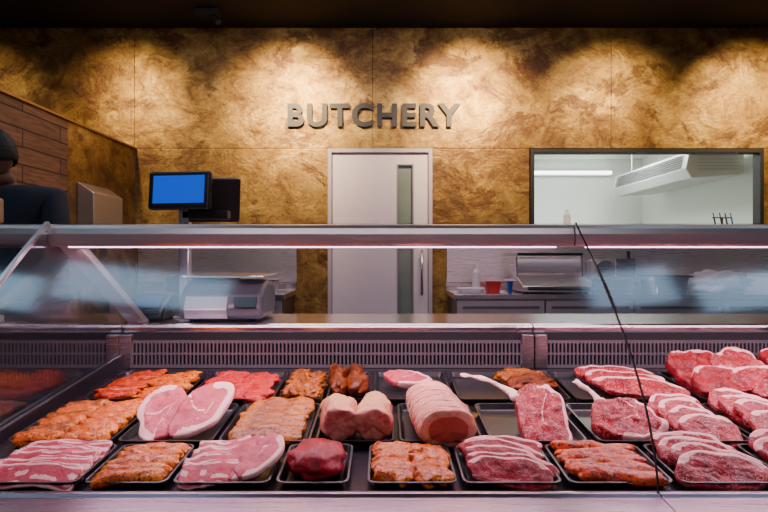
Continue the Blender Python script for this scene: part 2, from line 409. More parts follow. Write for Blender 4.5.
# ------------------------------------------------------------------ food meshes
def set_fat(me, vals):
    at = me.attributes.new('fat', 'FLOAT', 'POINT')
    for i, v in enumerate(vals): at.data[i].value = v
def sstep(a, b, x):
    t = max(0, min(1, (x-a)/(b-a))); return t*t*(3-2*t)
def finish_food(verts, faces, fat, mat, name):
    me = bpy.data.meshes.new(name); me.from_pydata(verts, [], faces); me.update()
    set_fat(me, fat); me.materials.append(mat)
    for p in me.polygons: p.use_smooth = True
    return me
def slice_mesh(seed, a, b, t, mat, fatw=(.80, .90), win=None, lob=.12, inner=0, curl=0, name='slice', shape=None):
    """irregular cut slice with crisp cut edge; fat rim in an angular window"""
    rnd = random.Random(seed); N = 56; R = 15
    cs = [(k, rnd.uniform(-1, 1)*lob/k**.6, rnd.uniform(0, 6.28)) for k in (1, 2, 3, 4, 5, 7, 9)]
    def rad(th): return (1+sum(c*math.cos(k*th+p) for k, c, p in cs))*(shape(th) if shape else 1)
    vs = []; fat = []
    def fv(r, th):
        w = 1.0
        if win:
            dlt = abs((th-win[0]+math.pi) % (2*math.pi)-math.pi); w = 1-sstep(win[1]*.75, win[1], dlt)
        f = sstep(fatw[0], fatw[1], r+.04*math.sin(th*5+seed))*w
        if inner:
            x = r*math.cos(th); y = r*math.sin(th)
            f = max(f, inner*(1-sstep(.0, .07, abs(x-.15+.25*math.sin(y*2.5+seed))))*(1 if y > -.3 else 0))
            f = max(f, inner*.8*(1-sstep(.0, .06, abs(y+.2+.2*math.sin(x*3+seed))))*(1 if x < .3 else 0))
        return f
    def nz(x, y): return t*.28*noise.noise(Vector((x*28, y*28, seed)))+t*.14*noise.noise(Vector((x*70, y*70, seed+4)))
    for i in range(R+1):
        r = i/R
        for j in range(N):
            th = 2*math.pi*j/N; q = rad(th)*r
            x = a*q*math.cos(th); y = b*q*math.sin(th)
            vs.append((x, y, t*(1-.08*r**8)+nz(x, y)+curl*(x/a)**2)); fat.append(fv(r, th))
    for (rr_, zz) in ((1.012, .80), (1.012, .2), (.985, 0)):
        for j in range(N):
            th = 2*math.pi*j/N; q = rad(th)*rr_
            x = a*q*math.cos(th); y = b*q*math.sin(th)
            vs.append((x, y, t*zz+(nz(x, y)*.6 if zz > .5 else 0)+curl*(x/a)**2)); fat.append(fv(1, th))
    fs = []
    L = R+4
    for i in range(L-1):
        for j in range(N):
            k = (j+1) % N
            if i == 0: fs.append((0, (i+1)*N+j, (i+1)*N+k))
            else: fs.append((i*N+j, (i+1)*N+j, (i+1)*N+k, i*N+k))
    fs.append(tuple((L-1)*N+j for j in range(N))[::-1])
    used = sorted({i for f in fs for i in f}); mp = {o: n for n, o in enumerate(used)}
    return finish_food([vs[i] for i in used], [tuple(mp[i] for i in f) for f in fs], [fat[i] for i in used], mat, name)
def sweep_mesh(seed, L, hw, hh, mat, prof, attr=None, e=2.0, bend=0, wave=0, amp=.1, freq=30, M=24, name='piece', tap=None):
    vs = []; fat = []; K = len(prof)
    for (p, sc) in prof:
        x = (p-.5)*L
        if tap: sc = sc*tap(p)
        cy = bend*((2*p-1)**2)*L; cz = hh+wave*math.sin(p*9+seed)
        wv = 1+amp*.9*noise.noise(Vector((p*5, seed*1.7, 0)))
        for j in range(M):
            a = 2*math.pi*j/M; c = math.cos(a); s = math.sin(a)
            yy = math.copysign(abs(c)**(2/e), c)*hw*sc*wv; zz = math.copysign(abs(s)**(2/e), s)*hh*sc
            nz = 1+amp*1.4*noise.noise(Vector((x*freq+seed*3.1, yy*freq, zz*freq)))+amp*.35*noise.noise(Vector((x*90+seed, yy*90, zz*90)))
            vs.append((x+amp*.06*noise.noise(Vector((yy*60, zz*60, seed))), cy+yy*nz, max(0, cz+zz*nz))); fat.append(attr(p, sc, c, s) if attr else 0)
    fs = []
    for i in range(K-1):
        for j in range(M):
            k = (j+1) % M; fs.append((i*M+j, i*M+k, (i+1)*M+k, (i+1)*M+j))
    fs.append(tuple(range(M))[::-1]); fs.append(tuple((K-1)*M+j for j in range(M)))
    return finish_food(vs, fs, fat, mat, name)
ROUND = [(0, .05), (.008, .35), (.03, .6), (.07, .82), (.12, .94)]+[(.2+.04*i, 1) for i in range(16)]+[(.88, .94), (.93, .82), (.97, .6), (.992, .35), (1, .05)]
FLAT = [(0, .05), (.002, .55), (.004, .86), (.02, .97)]+[(.06+.04*i, 1) for i in range(23)]+[(.98, .97), (.996, .86), (.998, .55), (1, .05)]
STUB = [(0, .05), (.004, .5), (.012, .78), (.035, .93), (.07, .985)]+[(.12+.04*i, 1) for i in range(19)]+[(.91, .97), (.95, .88), (.98, .65), (1, .05)]
def chunk_mesh(seed, a, b, h, mat, amp=.3, name='chunk', freq=1.6, sub=4, fatamt=0):
    bm = bmesh.new(); bmesh.ops.create_icosphere(bm, subdivisions=sub, radius=1)
    fat = []
    for v in bm.verts:
        n = v.co.normalized()
        d = 1+amp*noise.noise(n*freq+Vector((seed*7.3, seed, 0)))+amp*.35*noise.noise(n*freq*3.2+Vector((seed, 2, 5)))
        p = n*d; z = p.z*.5+.42
        if z < .02: z = .02+(z-.02)*.1
        v.co = (p.x*a, p.y*b, z*h)
        fat.append(fatamt*sstep(.0, .3, noise.noise(n*1.3+Vector((seed*3, 1, 1)))))
    me = bpy.data.meshes.new(name); bm.to_mesh(me); bm.free(); set_fat(me, fat); me.materials.append(mat)
    for p in me.polygons: p.use_smooth = True
    return me
# ------------------------------------------------------------------ trays
def rr(w, d, r, n=6):
    pts = []
    for cx, cy, a0 in ((w/2-r, d/2-r, 0), (-w/2+r, d/2-r, 90), (-w/2+r, -d/2+r, 180), (w/2-r, -d/2+r, 270)):
        for i in range(n+1):
            a = math.radians(a0+90*i/n); pts.append((cx+r*math.cos(a), cy+r*math.sin(a)))
    return pts
VS = [1.0, 1.0, 1.0]   # row spacing factor, height factor, tilt factor
def tray(x0, x1, y0, y1, h=.022):
    w = x1-x0-.006; dd = y1-y0-.006
    bm = bmesh.new(); loops = []
    for (ins, z, r) in ((.014, 0, .015), (.005, h-.004, .018), (0, h-.002, .02), (0, h, .02), (.005, h, .018), (.013, .006, .014), (.017, .003, .012)):
        loops.append([bm.verts.new((x, y, z)) for x, y in rr(w-2*ins, dd-2*ins, r)])
    n = len(loops[0])
    for i in range(len(loops)-1):
        for j in range(n): bm.faces.new((loops[i][j], loops[i][(j+1) % n], loops[i+1][(j+1) % n], loops[i+1][j]))
    bm.faces.new(loops[0][::-1]); bm.faces.new(loops[-1])
    o = mk('display_tray', bm, black_plastic, None, 'glossy black plastic display tray on the counter deck', 'tray', group='black trays in the meat counter', local=True, smooth=False)
    cx, cy = (x0+x1)/2, (y0+y1)/2
    Mx = Matrix.Translation((cx, cy, zd(cy)+.001)) @ Matrix.Rotation(ANG, 4, 'X')
    o.matrix_world = Mx
    return Mx
def put(name, me, Mx, u, v, h=.004, rz=0, rx=0, ry=0, label='', cat='', group=None, parent=None, pre=0):
    o = bpy.data.objects.new(name, me)
    o.matrix_world = Mx @ Matrix.Translation((u, v*VS[0], h*VS[1])) @ Matrix.Rotation(math.radians(pre*VS[2]), 4, 'X') @ Matrix.Rotation(math.radians(rz), 4, 'Z') @ Matrix.Rotation(math.radians(rx*VS[2]), 4, 'X') @ Matrix.Rotation(math.radians(ry), 4, 'Y')
    return finish(o, parent, label, cat, None, group)

FY0, FY1 = 1.230, 1.442; MY0, MY1 = 1.452, 1.745; BY0, BY1 = 1.775, 2.085
rnd = random.Random(3)
def R(a, b): return rnd.uniform(a, b)
def sq(p, rot):
    def f(th):
        c = abs(math.cos(th-rot)); s = abs(math.sin(th-rot)); return 1/((c**p+s**p)**(1/p))
    return f
def belly_attr(p, sc, c, s):
    v = c+.12*math.sin(p*7)
    f = 0
    for ctr, wd in ((-.98, .16), (-.40, .08), (.05, .05), (.48, .10), (1.0, .24)):
        f = max(f, 1-sstep(wd*.6, wd*1.4, abs(v-ctr)))
    return f*.95
def rashers(Mx, n, L, hw, v0, v1, gname, u=0, rz=0, rx=22):
    for i in range(n):
        t = i/(n-1)
        me = sweep_mesh(i*3+rnd.randint(0, 99), L*R(.93, 1.04), hw, .006, m_pork, FLAT, belly_attr, e=3.5, bend=R(-.05, .05), wave=.003, amp=.12, name='pork_slice')
        put('pork_slice', me, Mx, u+R(-.006, .006), v1+(v0-v1)*t, .018, rz=rz+R(-6, 6), rx=rx, label='raw pink pork belly slice with white fat bands in black tray', cat='meat', group=gname)
def cascade(T, n, a, b, t, mat, seed, nm, lab, grp, v0, v1, u0=0, u1=0, rz=(-10, 5), rx=26, h=.022, inner=0, win=(1.57, 1.3), lob=.10, fatw=(.80, .86), shape=None):
    """overlapping slices leaning on one another, faces to the customer"""
    for i in range(n):
        s = i/max(1, n-1)
        me = slice_mesh(seed+i, a*R(.92, 1.06), b*R(.95, 1.05), t, mat, win=win, lob=lob, inner=inner, fatw=fatw, name=nm, shape=shape or sq(2.5, R(-.3, .3)))
        put(nm, me, T, u0+(u1-u0)*s+R(-.008, .008), v1+(v0-v1)*s, h, rz=R(*rz), pre=rx, label=lab, cat='meat', group=grp)

# front row
VS[:] = [.85, .92, .9]
T = tray(-.92, -.675, FY0, FY1); rashers(T, 5, .212, .037, -.074, .072, 'pork belly slices', rz=3)
T = tray(-.668, -.478, FY0, FY1)
for i in range(5):
    me = sweep_mesh(i, .158+R(-.01, .01), .022, .013, m_orange, ROUND, bend=R(-.12, .12), amp=.25, freq=32, e=2.4, name='marinated_fillet')
    put('marinated_fillet', me, T, R(-.004, .004), .084-.042*i, .009, rz=R(2, 12), rx=14, label='orange marinated meat strip in black tray', cat='meat', group='orange marinated strips')
T = tray(-.472, -.25, FY0, FY1)
rashers(T, 4, .130, .038, -.070, .072, 'thick pork slices', u=-.035, rz=12)
for i in range(2):
    me = slice_mesh(14+i, .046, .082, .013, m_pork, win=(0, 1.6), lob=.06, inner=.6, fatw=(.74, .80), name='pork_slice')
    put('pork_slice', me, T, .034+.034*i, .004-.01*i, .030+.006*i, rz=-14-8*i, ry=-10, pre=16, label='raw pale pork slice with a thick fat edge in black tray', cat='meat', group='thick pork slices')
T = tray(-.243, -.075, FY0, FY1)
me = chunk_mesh(4, .070, .080, .066, m_roast, .22, 'beef_joint', freq=1.7); put('beef_joint', me, T, -.002, 0, .004, label='raw red lean beef joint in black tray', cat='meat')
T = tray(-.04, .165, FY0, FY1)
for i, (u, v) in enumerate([(-.042, .078), (.044, .074), (-.040, .030), (.042, .022), (-.044, -.022), (.040, -.028), (-.040, -.072), (.044, -.078)]):
    me = sweep_mesh(500+i, .094, .027, .012, m_orange, ROUND, bend=R(-.12, .12), amp=.3, freq=32, e=2.6, name='marinated_steak')
    put('marinated_steak', me, T, u, v, .009, rz=R(-16, 16), rx=16, label='orange glazed marinated steak in black tray', cat='meat', group='orange marinated steaks')
T = tray(.172, .398, FY0, FY1)
cascade(T, 5, .094, .044, .012, m_beef, 40, 'beef_steak', 'red marbled beef steak slice in black tray', 'sliced beef steaks in front tray', -.074, .072, rz=(-14, 0), win=(1.57, 1.4), fatw=(.82, .88))
T = tray(.405, .645, FY0, FY1)
for i in range(6):
    me = sweep_mesh(60+i, .200+R(-.01, .01), .021, .013, m_red, ROUND, bend=R(-.07, .07), amp=.25, freq=30, e=2.4, name='marinated_strip')
    put('marinated_strip', me, T, R(-.004, .004), .090-.035*i, .009, rz=R(-12, -2), rx=14, label='glossy red-orange marinated strip with herbs in black tray', cat='meat', group='red marinated strips')
T = tray(.655, .885, FY0, FY1)
cascade(T, 4, .100, .054, .015, m_beef2, 80, 'beef_steak', 'bright red steak with white fat edge in black tray', 'fat edged steaks', -.070, .070, rz=(-18, 0), win=(1.57, 1.5))
T = tray(.895, 1.13, FY0, FY1)
cascade(T, 4, .098, .052, .015, m_beef, 90, 'beef_steak', 'deep red steak with white fat edge in black tray', 'fat edged steaks', -.070, .070, rz=(-18, 0), win=(1.57, 1.5))
# middle row
VS[:] = [.93, .93, .9]
T = tray(-.99, -.708, MY0, MY1)
for i in range(12):
    r_, c_ = divmod(i, 2)
    me = sweep_mesh(100+i, .122, .026, .012, m_orange if i % 4 else m_brown, ROUND, bend=R(-.1, .1), amp=.25, freq=35, e=2.7, name='marinated_slice')
    put('marinated_slice', me, T, -.058+.116*c_+R(-.004, .004), .122-.049*r_, .010, rz=R(8, 18), rx=20, label='orange herb marinated meat slice in black tray', cat='meat', group='herb marinated slices')
T = tray(-.70, -.445, MY0, MY1)
def chopshape(th): return (1-.16*math.exp(-((math.atan2(math.sin(th-2.0), math.cos(th-2.0)))/.4)**2))
for i, (u, rz) in enumerate([(-.055, 98), (.052, 72)]):
    me = slice_mesh(120+i, .122, .068, .017, m_pork, win=(-1.4 if i else 1.4, 2.0), lob=.07, inner=.9, fatw=(.74, .80), name='pork_chop', shape=chopshape)
    put('pork_chop', me, T, u, -.006, .042+.010*i, rz=rz, pre=22, label='large pink pork chop with thick white fat in black tray', cat='meat', group='large pork chops')
T = tray(-.437, -.19, MY0, MY1)
for i in range(6):
    me = sweep_mesh(140+i, .195, .032, .012, m_brown, ROUND, e=3.0, bend=R(-.03, .03), amp=.22, freq=35, name='seasoned_slice')
    put('seasoned_slice', me, T, R(-.005, .005), .122-.048*i, .014, rz=R(0, 9), rx=26, label='browned spice coated meat slice in black tray', cat='meat', group='spice coated slices')
T = tray(-.182, .03, MY0, MY1)
def jattr(p, sc, c, s): return (.38+.30*max(0, s)) if .05 < p else (.8 if sc > .95 else 0)
for i, u in enumerate((-.049, .048)):
    me = sweep_mesh(150+i, .140, .048, .046, m_joint, STUB, jattr, amp=.18, freq=24, M=36, e=2.3, name='rolled_joint')
    put('rolled_joint', me, T, u, -.040, .004, rz=90+R(-6, 6), label='short rolled joint with crumbed top and pink cut face', cat='meat', group='pair of rolled joints')
T = tray(.038, .262, MY0, MY1)
e = empty('tied_loin', (0, 0, 0), 'large pale tied pork loin with scored rind', 'meat')
e.matrix_world = T @ Matrix.Translation((.0, -.005, .004)) @ Matrix.Rotation(math.radians(97), 4, 'Z')
def sc_tap(p): return (1+.06*abs(math.sin(p*math.pi*17)))*(.80+.2*math.cos((p-.3)*1.8))
LP = [(0, .05), (.002, .5), (.006, .85), (.02, .97)]+[(.03+.0075*i, 1) for i in range(125)]+[(.975, .93), (.99, .75), (1, .05)]
def lattr(p, sc, c, s): return (1-sstep(.02, .35, abs(math.sin(p*math.pi*17))))*.75+(.6 if p < .01 and sc < .7 else 0)
me = sweep_mesh(9, .285, .074, .048, m_loin, LP, lattr, amp=.12, freq=15, M=36, tap=sc_tap, name='loin_body')
o = bpy.data.objects.new('loin_body', me); finish(o, e, None, None, None, None)
for i in range(5):
    bm = bmesh.new(); p = .14+.17*i; x = (p-.5)*.285; k = (.80+.2*math.cos((p-.3)*1.8))*1.07
    ring = []
    for j in range(30):
        a = 2*math.pi*j/30; q = []
        for b_ in range(6):
            bb = 2*math.pi*b_/6; rr_ = 1+.0015*math.cos(bb)/.05
            q.append(bm.verts.new((x+.0015*math.sin(bb), math.cos(a)*.074*k*rr_, max(.001, .048+math.sin(a)*.048*k*rr_))))
        ring.append(q)
    for j in range(30):
        for b_ in range(6): bm.faces.new((ring[j][b_], ring[(j+1) % 30][b_], ring[(j+1) % 30][(b_+1) % 6], ring[j][(b_+1) % 6]))
    mk('butcher_string', bm, m_string, e, label='white butcher string', local=True, smooth=True)
def tomahawk(T, u, v, rz, a, b, bone_dir, bone_len, seed, lab, tilt=0, shape=None, br=.010, off=.8, t=.040, bx=0, by=0):
    e = empty('bone_in_steak', (0, 0, 0), lab, 'meat')
    e.matrix_world = T @ Matrix.Translation((u, v, .020)) @ Matrix.Rotation(math.radians(tilt), 4, 'X') @ Matrix.Rotation(math.radians(rz), 4, 'Z')
    me = slice_mesh(seed, a, b, t, m_beef2, win=(math.radians(bone_dir-140), 1.7), lob=.12, inner=.75, fatw=(.84, .89), name='steak_flesh', shape=shape)
    o = bpy.data.objects.new('steak_flesh', me); finish(o, e, None, None, None, None)
    d_ = Vector((math.cos(math.radians(bone_dir)), math.sin(math.radians(bone_dir)), 0))
    bp = [(0, .05), (.01, .9), (.03, 1.6), (.08, 1.9), (.16, 1.5), (.28, 1.15), (.4, .95), (.5, 1.0), (.6, .85), (.7, .95), (.8, .85), (.9, 1.0), (.95, 1.15), (.98, .8), (.995, .4), (1, .05)]
    me = sweep_mesh(seed, bone_len, br, br*.7, m_bone, bp, amp=.5, freq=40, bend=.14, M=16, name='rib_bone')
    o = bpy.data.objects.new('rib_bone', me); finish(o, e, 'pale curved rib bone', None, None, None)
    s = min(a, b)*off
    o.matrix_local = Matrix.Translation(d_*(s+bone_len*.5)+Vector((bx, by, t*.4))) @ Matrix.Rotation(math.radians(bone_dir), 4, 'Z')
T = tray(.275, .535, MY0, MY1)
tomahawk(T, .045, -.006, -8, .068, .130, 152, .19, 203, 'large red rib steak on a long bone in black tray', 22, sq(2.8, .15), off=.85, br=.0085, by=.055)
T = tray(.555, .775, MY0, MY1)
tomahawk(T, .0, -.046, 0, .092, .078, 112, .13, 205, 'thick red bone-in steak with fat rim in black tray', 20, sq(2.6, .5), .0095, off=.80)
T = tray(.782, .965, MY0, MY1)
cascade(T, 4, .078, .062, .015, m_beef2, 220, 'beef_steak', 'marbled red steak slice in black tray', 'marbled steaks', -.10, .095, rz=(-20, 5))
T = tray(.975, 1.22, MY0, MY1)
cascade(T, 4, .106, .068, .018, m_beef2, 230, 'beef_steak', 'marbled red steak slice in black tray', 'marbled steaks', -.10, .10, rz=(-30, -12))
T = tray(1.23, 1.45, MY0, MY1)
cascade(T, 4, .090, .060, .016, m_beef, 240, 'beef_steak', 'deep red steak slice in black tray', 'marbled steaks', -.10, .10)
# back row
VS[:] = [.94, .92, .9]
T = tray(-.965, -.645, BY0, BY1)
for i in range(12):
    me = sweep_mesh(300+i, .138+R(-.01, .02), .019, .013, m_red if i % 2 == 0 else m_orange, ROUND, bend=R(-.1, .1), amp=.3, freq=40, e=2.3, name='marinated_strip')
    put('marinated_strip', me, T, -.068+.136*(i % 2)+R(-.008, .008), .120-.023*i, .009, rz=R(10, 35), rx=14, label='red-orange marinated meat strip in black tray', cat='meat', group='marinated strips in back tray')
T = tray(-.635, -.35, BY0, BY1)
for i in range(12):
    me = sweep_mesh(320+i, .122+R(-.01, .02), .020, .011, m_strip, ROUND, bend=R(-.1, .1), amp=.3, freq=40, e=2.8, name='beef_strip')
    put('beef_strip', me, T, -.058+.116*(i % 2)+R(-.008, .008), .120-.023*i, .010, rz=R(-30, 25), rx=18, label='bright red raw meat strip in black tray', cat='meat', group='raw red strips')
T = tray(-.34, -.195, BY0, BY1)
for i in range(8):
    me = chunk_mesh(340+i, .038, .034, .042, m_brown, .5, 'marinated_chunk', freq=2.4)
    put('marinated_chunk', me, T, -.029+.058*(i % 2), .105-.032*i, .006, rz=R(0, 90), label='brown marinated meat chunk in black tray', cat='meat', group='brown marinated chunks')
T = tray(-.188, -.05, BY0, BY1)
for i, u in enumerate((-.030, .030)):
    me = sweep_mesh(350+i, .23, .028, .034, m_dark, ROUND, bend=.05, amp=.4, freq=28, name='glazed_rib')
    put('glazed_rib', me, T, u, -.01, .005, rz=90+R(-8, 8), label='dark glazed marinated rib piece in black tray', cat='meat', group='dark glazed ribs')
T = tray(-.035, .225, BY0, BY1)
me = slice_mesh(361, .085, .042, .022, m_pork, win=(0, 2.0), name='pork_chop', inner=.9)
put('pork_chop', me, T, -.02, .02, .03, rz=-12, pre=14, label='pink pork chop on the bone in black tray', cat='meat')
T = tray(.235, .60, BY0, BY1)
for i in range(2):
    me = chunk_mesh(370+i, .085, .050, .046, m_dark if i else m_brown, .4, 'seasoned_steak', freq=2.0)
    put('seasoned_steak', me, T, .07+.02*i, .08-.08*i, .008, rz=-8, rx=10, label='dark seasoned steak in black tray', cat='meat', group='dark seasoned steaks')
T = tray(.61, 1.0, BY0, BY1)
cascade(T, 3, .140, .050, .019, m_beef2, 380, 'long_steak', 'long pink steak with fat edge in black tray', 'long pink steaks', -.08, .09, u0=.03, u1=.05, rz=(-12, -4), rx=20, win=(1.57, 1.5))
T = tray(1.01, 1.33, BY0, BY1)
for i, (u, v, hh) in enumerate([(-.072, .05, .044), (.072, .04, .048), (-.055, -.065, .032), (.075, -.07, .032)]):
    me = slice_mesh(390+i, .088, .094 if i < 2 else .066, .040, m_beef2 if i % 2 else m_beef, win=(1.4, 1.3), lob=.12, fatw=(.84, .90), name='beef_slab', shape=sq(2.8, .2))
    put('beef_slab', me, T, u, v, hh, rz=-14+8*i, pre=32, label='thick red beef slab with thin fat edge in black tray', cat='meat', group='thick beef slabs')
T = tray(1.34, 1.66, BY0, BY1)
for i, (u, v, hh) in enumerate([(-.072, .05, .044), (.072, .04, .048), (-.05, -.065, .032)]):
    me = slice_mesh(395+i, .088, .094 if i < 2 else .066, .040, m_beef, win=(1.4, 1.3), lob=.12, fatw=(.84, .90), name='beef_slab', shape=sq(2.8, .2))
    put('beef_slab', me, T, u, v, hh, rz=-14+8*i, pre=32, label='thick red beef slab with thin fat edge in black tray', cat='meat', group='thick beef slabs')

# ------------------------------------------------------------------ scale with screens
silver = simple('silver_plastic', (.46, .43, .46), .3, .5, var=.04)
e = empty('checkout_scale', (-.68, 2.42, WT), 'black and silver retail scale with blue customer screen on a pole', 'scale')
bm = bmesh.new(); extr(bm, [(2.30, WT+.006), (2.285, WT+.05), (2.31, WT+.11), (2.36, WT+.15), (2.44, WT+.168), (2.56, WT+.155), (2.60, WT+.08), (2.58, WT+.006)], -.845, -.50)
mk('body', bm, grey_plastic, e, bevel=.022)
bm = bmesh.new(); extr(bm, [(2.284, WT+.012), (2.272, WT+.05), (2.296, WT+.104), (2.309, WT+.104), (2.288, WT+.05), (2.299, WT+.012)], -.815, -.64); mk('front_panel', bm, silver, e, bevel=.004)
Mt = Matrix.Translation((-.565, 2.291, WT+.080)) @ Matrix.Rotation(-.40, 4, 'X')
bm = bmesh.new(); box(bm, -.045, .045, -.008, .002, -.026, .020, M=Mt); mk('front_display', bm, simple('dark_lcd', (.02, .022, .025), .12), e, bevel=.003)
bm = bmesh.new(); extr(bm, [(2.33, WT+.178), (2.335, WT+.186), (2.60, WT+.190), (2.61, WT+.178)], -.845, -.50); box(bm, -.72, -.62, 2.42, 2.5, WT+.15, WT+.179)
mk('platter', bm, steel_bright, e, label='stainless weighing platter', bevel=.004)
for xx in (-.785, -.555):
    bm = bmesh.new(); tube(bm, (xx, 2.36, WT), (xx, 2.36, WT+.012), .014); mk('foot', bm, black_plastic, e)
bm = bmesh.new(); box(bm, -.91, -.83, 2.41, 2.49, WT, WT+.012); box(bm, -.892, -.848, 2.43, 2.47, WT+.012, 1.42)
mk('pole', bm, steel_bright, e, bevel=.004)
Mt = Matrix.Translation((-.872, 2.40, 1.48)) @ Matrix.Rotation(-.12, 4, 'X') @ Matrix.Rotation(-.08, 4, 'Z')
bm = bmesh.new(); box(bm, -.135, .135, -.018, .018, -.082, .082, M=Mt); mk('customer_screen', bm, black_plastic, e, bevel=.01, label='black screen housing')
bm = bmesh.new(); box(bm, -.112, .112, -.021, -.0175, -.058, .062, M=Mt); mk('screen_panel', bm, emis('blue_screen', (.002, .09, .80), .75), e, label='glowing blue screen')
Mt = Matrix.Translation((-.775, 2.50, 1.45)) @ Matrix.Rotation(.35, 4, 'X') @ Matrix.Rotation(.45, 4, 'Z') @ Matrix.Rotation(.12, 4, 'Y')
bm = bmesh.new(); box(bm, -.13, .13, -.018, .022, -.10, .10, M=Mt); mk('operator_screen', bm, black_matte, e, bevel=.01)
bm = bmesh.new(); box(bm, -.88, -.68, 2.43, 2.49, 1.36, 1.40); mk('screen_bracket', bm, black_plastic, e, bevel=.006)
e = empty('card_terminal', (-.99, 2.40, WT), 'dark card payment terminal on the service worktop', 'payment terminal')
bm = bmesh.new(); extr(bm, [(2.33, WT+.001), (2.31, WT+.03), (2.46, WT+.11), (2.52, WT+.10), (2.54, WT+.001)], -1.08, -.92); mk('body', bm, black_plastic, e, bevel=.012)
Mt = Matrix.Translation((-1.0, 2.385, WT+.073)) @ Matrix.Rotation(.49, 4, 'X')
bm = bmesh.new(); box(bm, -.055, .055, -.045, .045, 0, .004, M=Mt); mk('screen_panel', bm, simple('terminal_screen', (.06, .10, .22), .15), e)
e = empty('ticket_dispenser', (-1.70, 2.40, WT), 'beige ticket dispenser on a slim steel stand', 'ticket dispenser')
bm = bmesh.new(); tube(bm, (-1.70, 2.40, WT), (-1.70, 2.40, 1.34), .014); tube(bm, (-1.70, 2.40, WT), (-1.70, 2.40, WT+.011), .06); mk('stand', bm, steel, e, smooth=False)
bm = B((-1.735, -1.645, 2.37, 2.43, 1.34, 1.45)); mk('head', bm, simple('beige', (.40, .28, .14), .5), e, bevel=.012)
bm = B((-1.715, -1.665, 2.362, 2.37, 1.375, 1.39)); mk('ticket_slot', bm, black_plastic, e)

# wall dispenser on partition
e = empty('towel_dispenser', (-2.22, 4.3, 1.5), 'stainless steel wall dispenser mounted on bronze partition', 'dispenser')
bm = bmesh.new()
pp = ((-2.219, 1.32), (-2.10, 1.32), (-2.10, 1.66), (-2.219, 1.74))
a = [bm.verts.new((x, 4.05, z)) for x, z in pp]; b = [bm.verts.new((x, 4.50, z)) for x, z in pp]
for i in range(4): bm.faces.new((a[i], a[(i+1) % 4], b[(i+1) % 4], b[i]))
bm.faces.new(a); bm.faces.new(b)
mk('body', bm, brushed('dispenser_steel', (.62, .58, .56), .3, metal=.85), e, bevel=.006)
bm = B((-2.20, -2.12, 4.12, 4.43, 1.312, 1.32)); mk('outlet', bm, black_matte, e)

# ------------------------------------------------------------------ rear benches
cab = brushed('cabinet_steel', (.62, .58, .61), .32, metal=.6)
def bench(x0, x1, lab, doors):
    e = empty('steel_bench', ((x0+x1)/2, 4.7, 0), lab, 'workbench')
    bm = bmesh.new(); extr(bm, [(4.38, .86), (4.38, .90), (4.965, .90), (4.965, .96), (4.983, .96), (4.983, .86)], x0, x1); mk('worktop', bm, steel_bright, e, bevel=.004)
    bm = B((x0+.02, x1-.02, 4.44, 4.98, .1, .86)); mk('carcass', bm, steel_dark, e)
    wd = (x1-x0-.04)/doors
    for i in range(doors):
        bm = B((x0+.02+wd*i+.006, x0+.02+wd*(i+1)-.006, 4.415, 4.44, .13, .85)); dd = mk('cabinet_door', bm, cab, e, bevel=.004)
        bm = B((-wd/2+.05, wd/2-.05, -.03, -.0125, .655, .675)); h = mk('handle', bm, steel_dark, dd, local=True)
    for xx in (x0+.06, x1-.06):
        for yy in (4.5, 4.93):
            bm = bmesh.new(); tube(bm, (xx, yy, 0), (xx, yy, .1), .02); mk('leg', bm, steel, e)
    return e
bench(.55, 4.1, 'long stainless steel workbench with cabinet doors against wall', 5)
bench(-2.19, -.78, 'stainless steel workbench with cabinet doors against wall', 2)
splash = brushed('splash_steel', (.78, .73, .76), .28, metal=.85)
bm = B((.56, 3.6, 4.985, 4.999, .965, 1.36)); mk('splashback', bm, splash, None, 'stainless steel splashback above the workbench', 'splashback', bevel=.001)
bm = B((-2.19, -.78, 4.985, 4.999, .965, 1.36)); mk('splashback', bm, splash, None, 'stainless steel splashback above the workbench', 'splashback', bevel=.001)

def pan(x, y, z, w, dpt, h, mat, lab, name='steel_pan', cat='pan', group=None, lid=None):
    bm = bmesh.new(); loops = []
    for (ins, zz, r) in ((.02, 0, .02), (.006, h-.004, .025), (-.01, h-.004, .03), (-.01, h, .03), (.008, h, .024), (.022, .004, .018)):
        loops.append([bm.verts.new((x+a, y+b_, z+zz)) for a, b_ in rr(w-2*ins, dpt-2*ins, r)])
    n = len(loops[0])
    for i in range(len(loops)-1):
        for j in range(n): bm.faces.new((loops[i][j], loops[i][(j+1) % n], loops[i+1][(j+1) % n], loops[i+1][j]))
    bm.faces.new(loops[0]); bm.faces.new(loops[-1])
    if lid:
        e = empty(name, (x, y, z), lab, cat, group); mk('pan_body', bm, mat, e)
        bm = B((x-w/2-.008, x+w/2+.008, y-dpt/2-.008, y+dpt/2+.008, z+h+.0005, z+h+.012)); mk('lid', bm, lid, e, bevel=.004)
    else: mk(name, bm, mat, None, lab, cat, group=group)
red_p = simple('red_plastic', (.6, .02, .02), .35); blue_p = simple('blue_plastic', (.02, .09, .5), .35); white_p = simple('white_plastic', (.75, .72, .76), .4)
e = empty('wrapping_machine', (1.38, 4.65, .90), 'stainless tabletop film wrapping machine with rolls and hot plate', 'wrapping machine')
bm = bmesh.new(); extr(bm, [(4.44, .915), (4.44, .96), (4.62, 1.02), (4.88, 1.04), (4.88, .915)], 1.10, 1.66); mk('base', bm, steel, e, bevel=.006)
bm = bmesh.new(); extr(bm, [(4.40, .93), (4.40, .945), (4.435, .957), (4.435, .93)], 1.14, 1.62); mk('hot_plate', bm, black_plastic, e)
for xx in (1.10, 1.645):
    bm = bmesh.new(); extr(bm, [(4.66, 1.02), (4.68, 1.20), (4.86, 1.20), (4.88, 1.02)], xx, xx+.015); mk('side_plate', bm, steel_bright, e, bevel=.003)
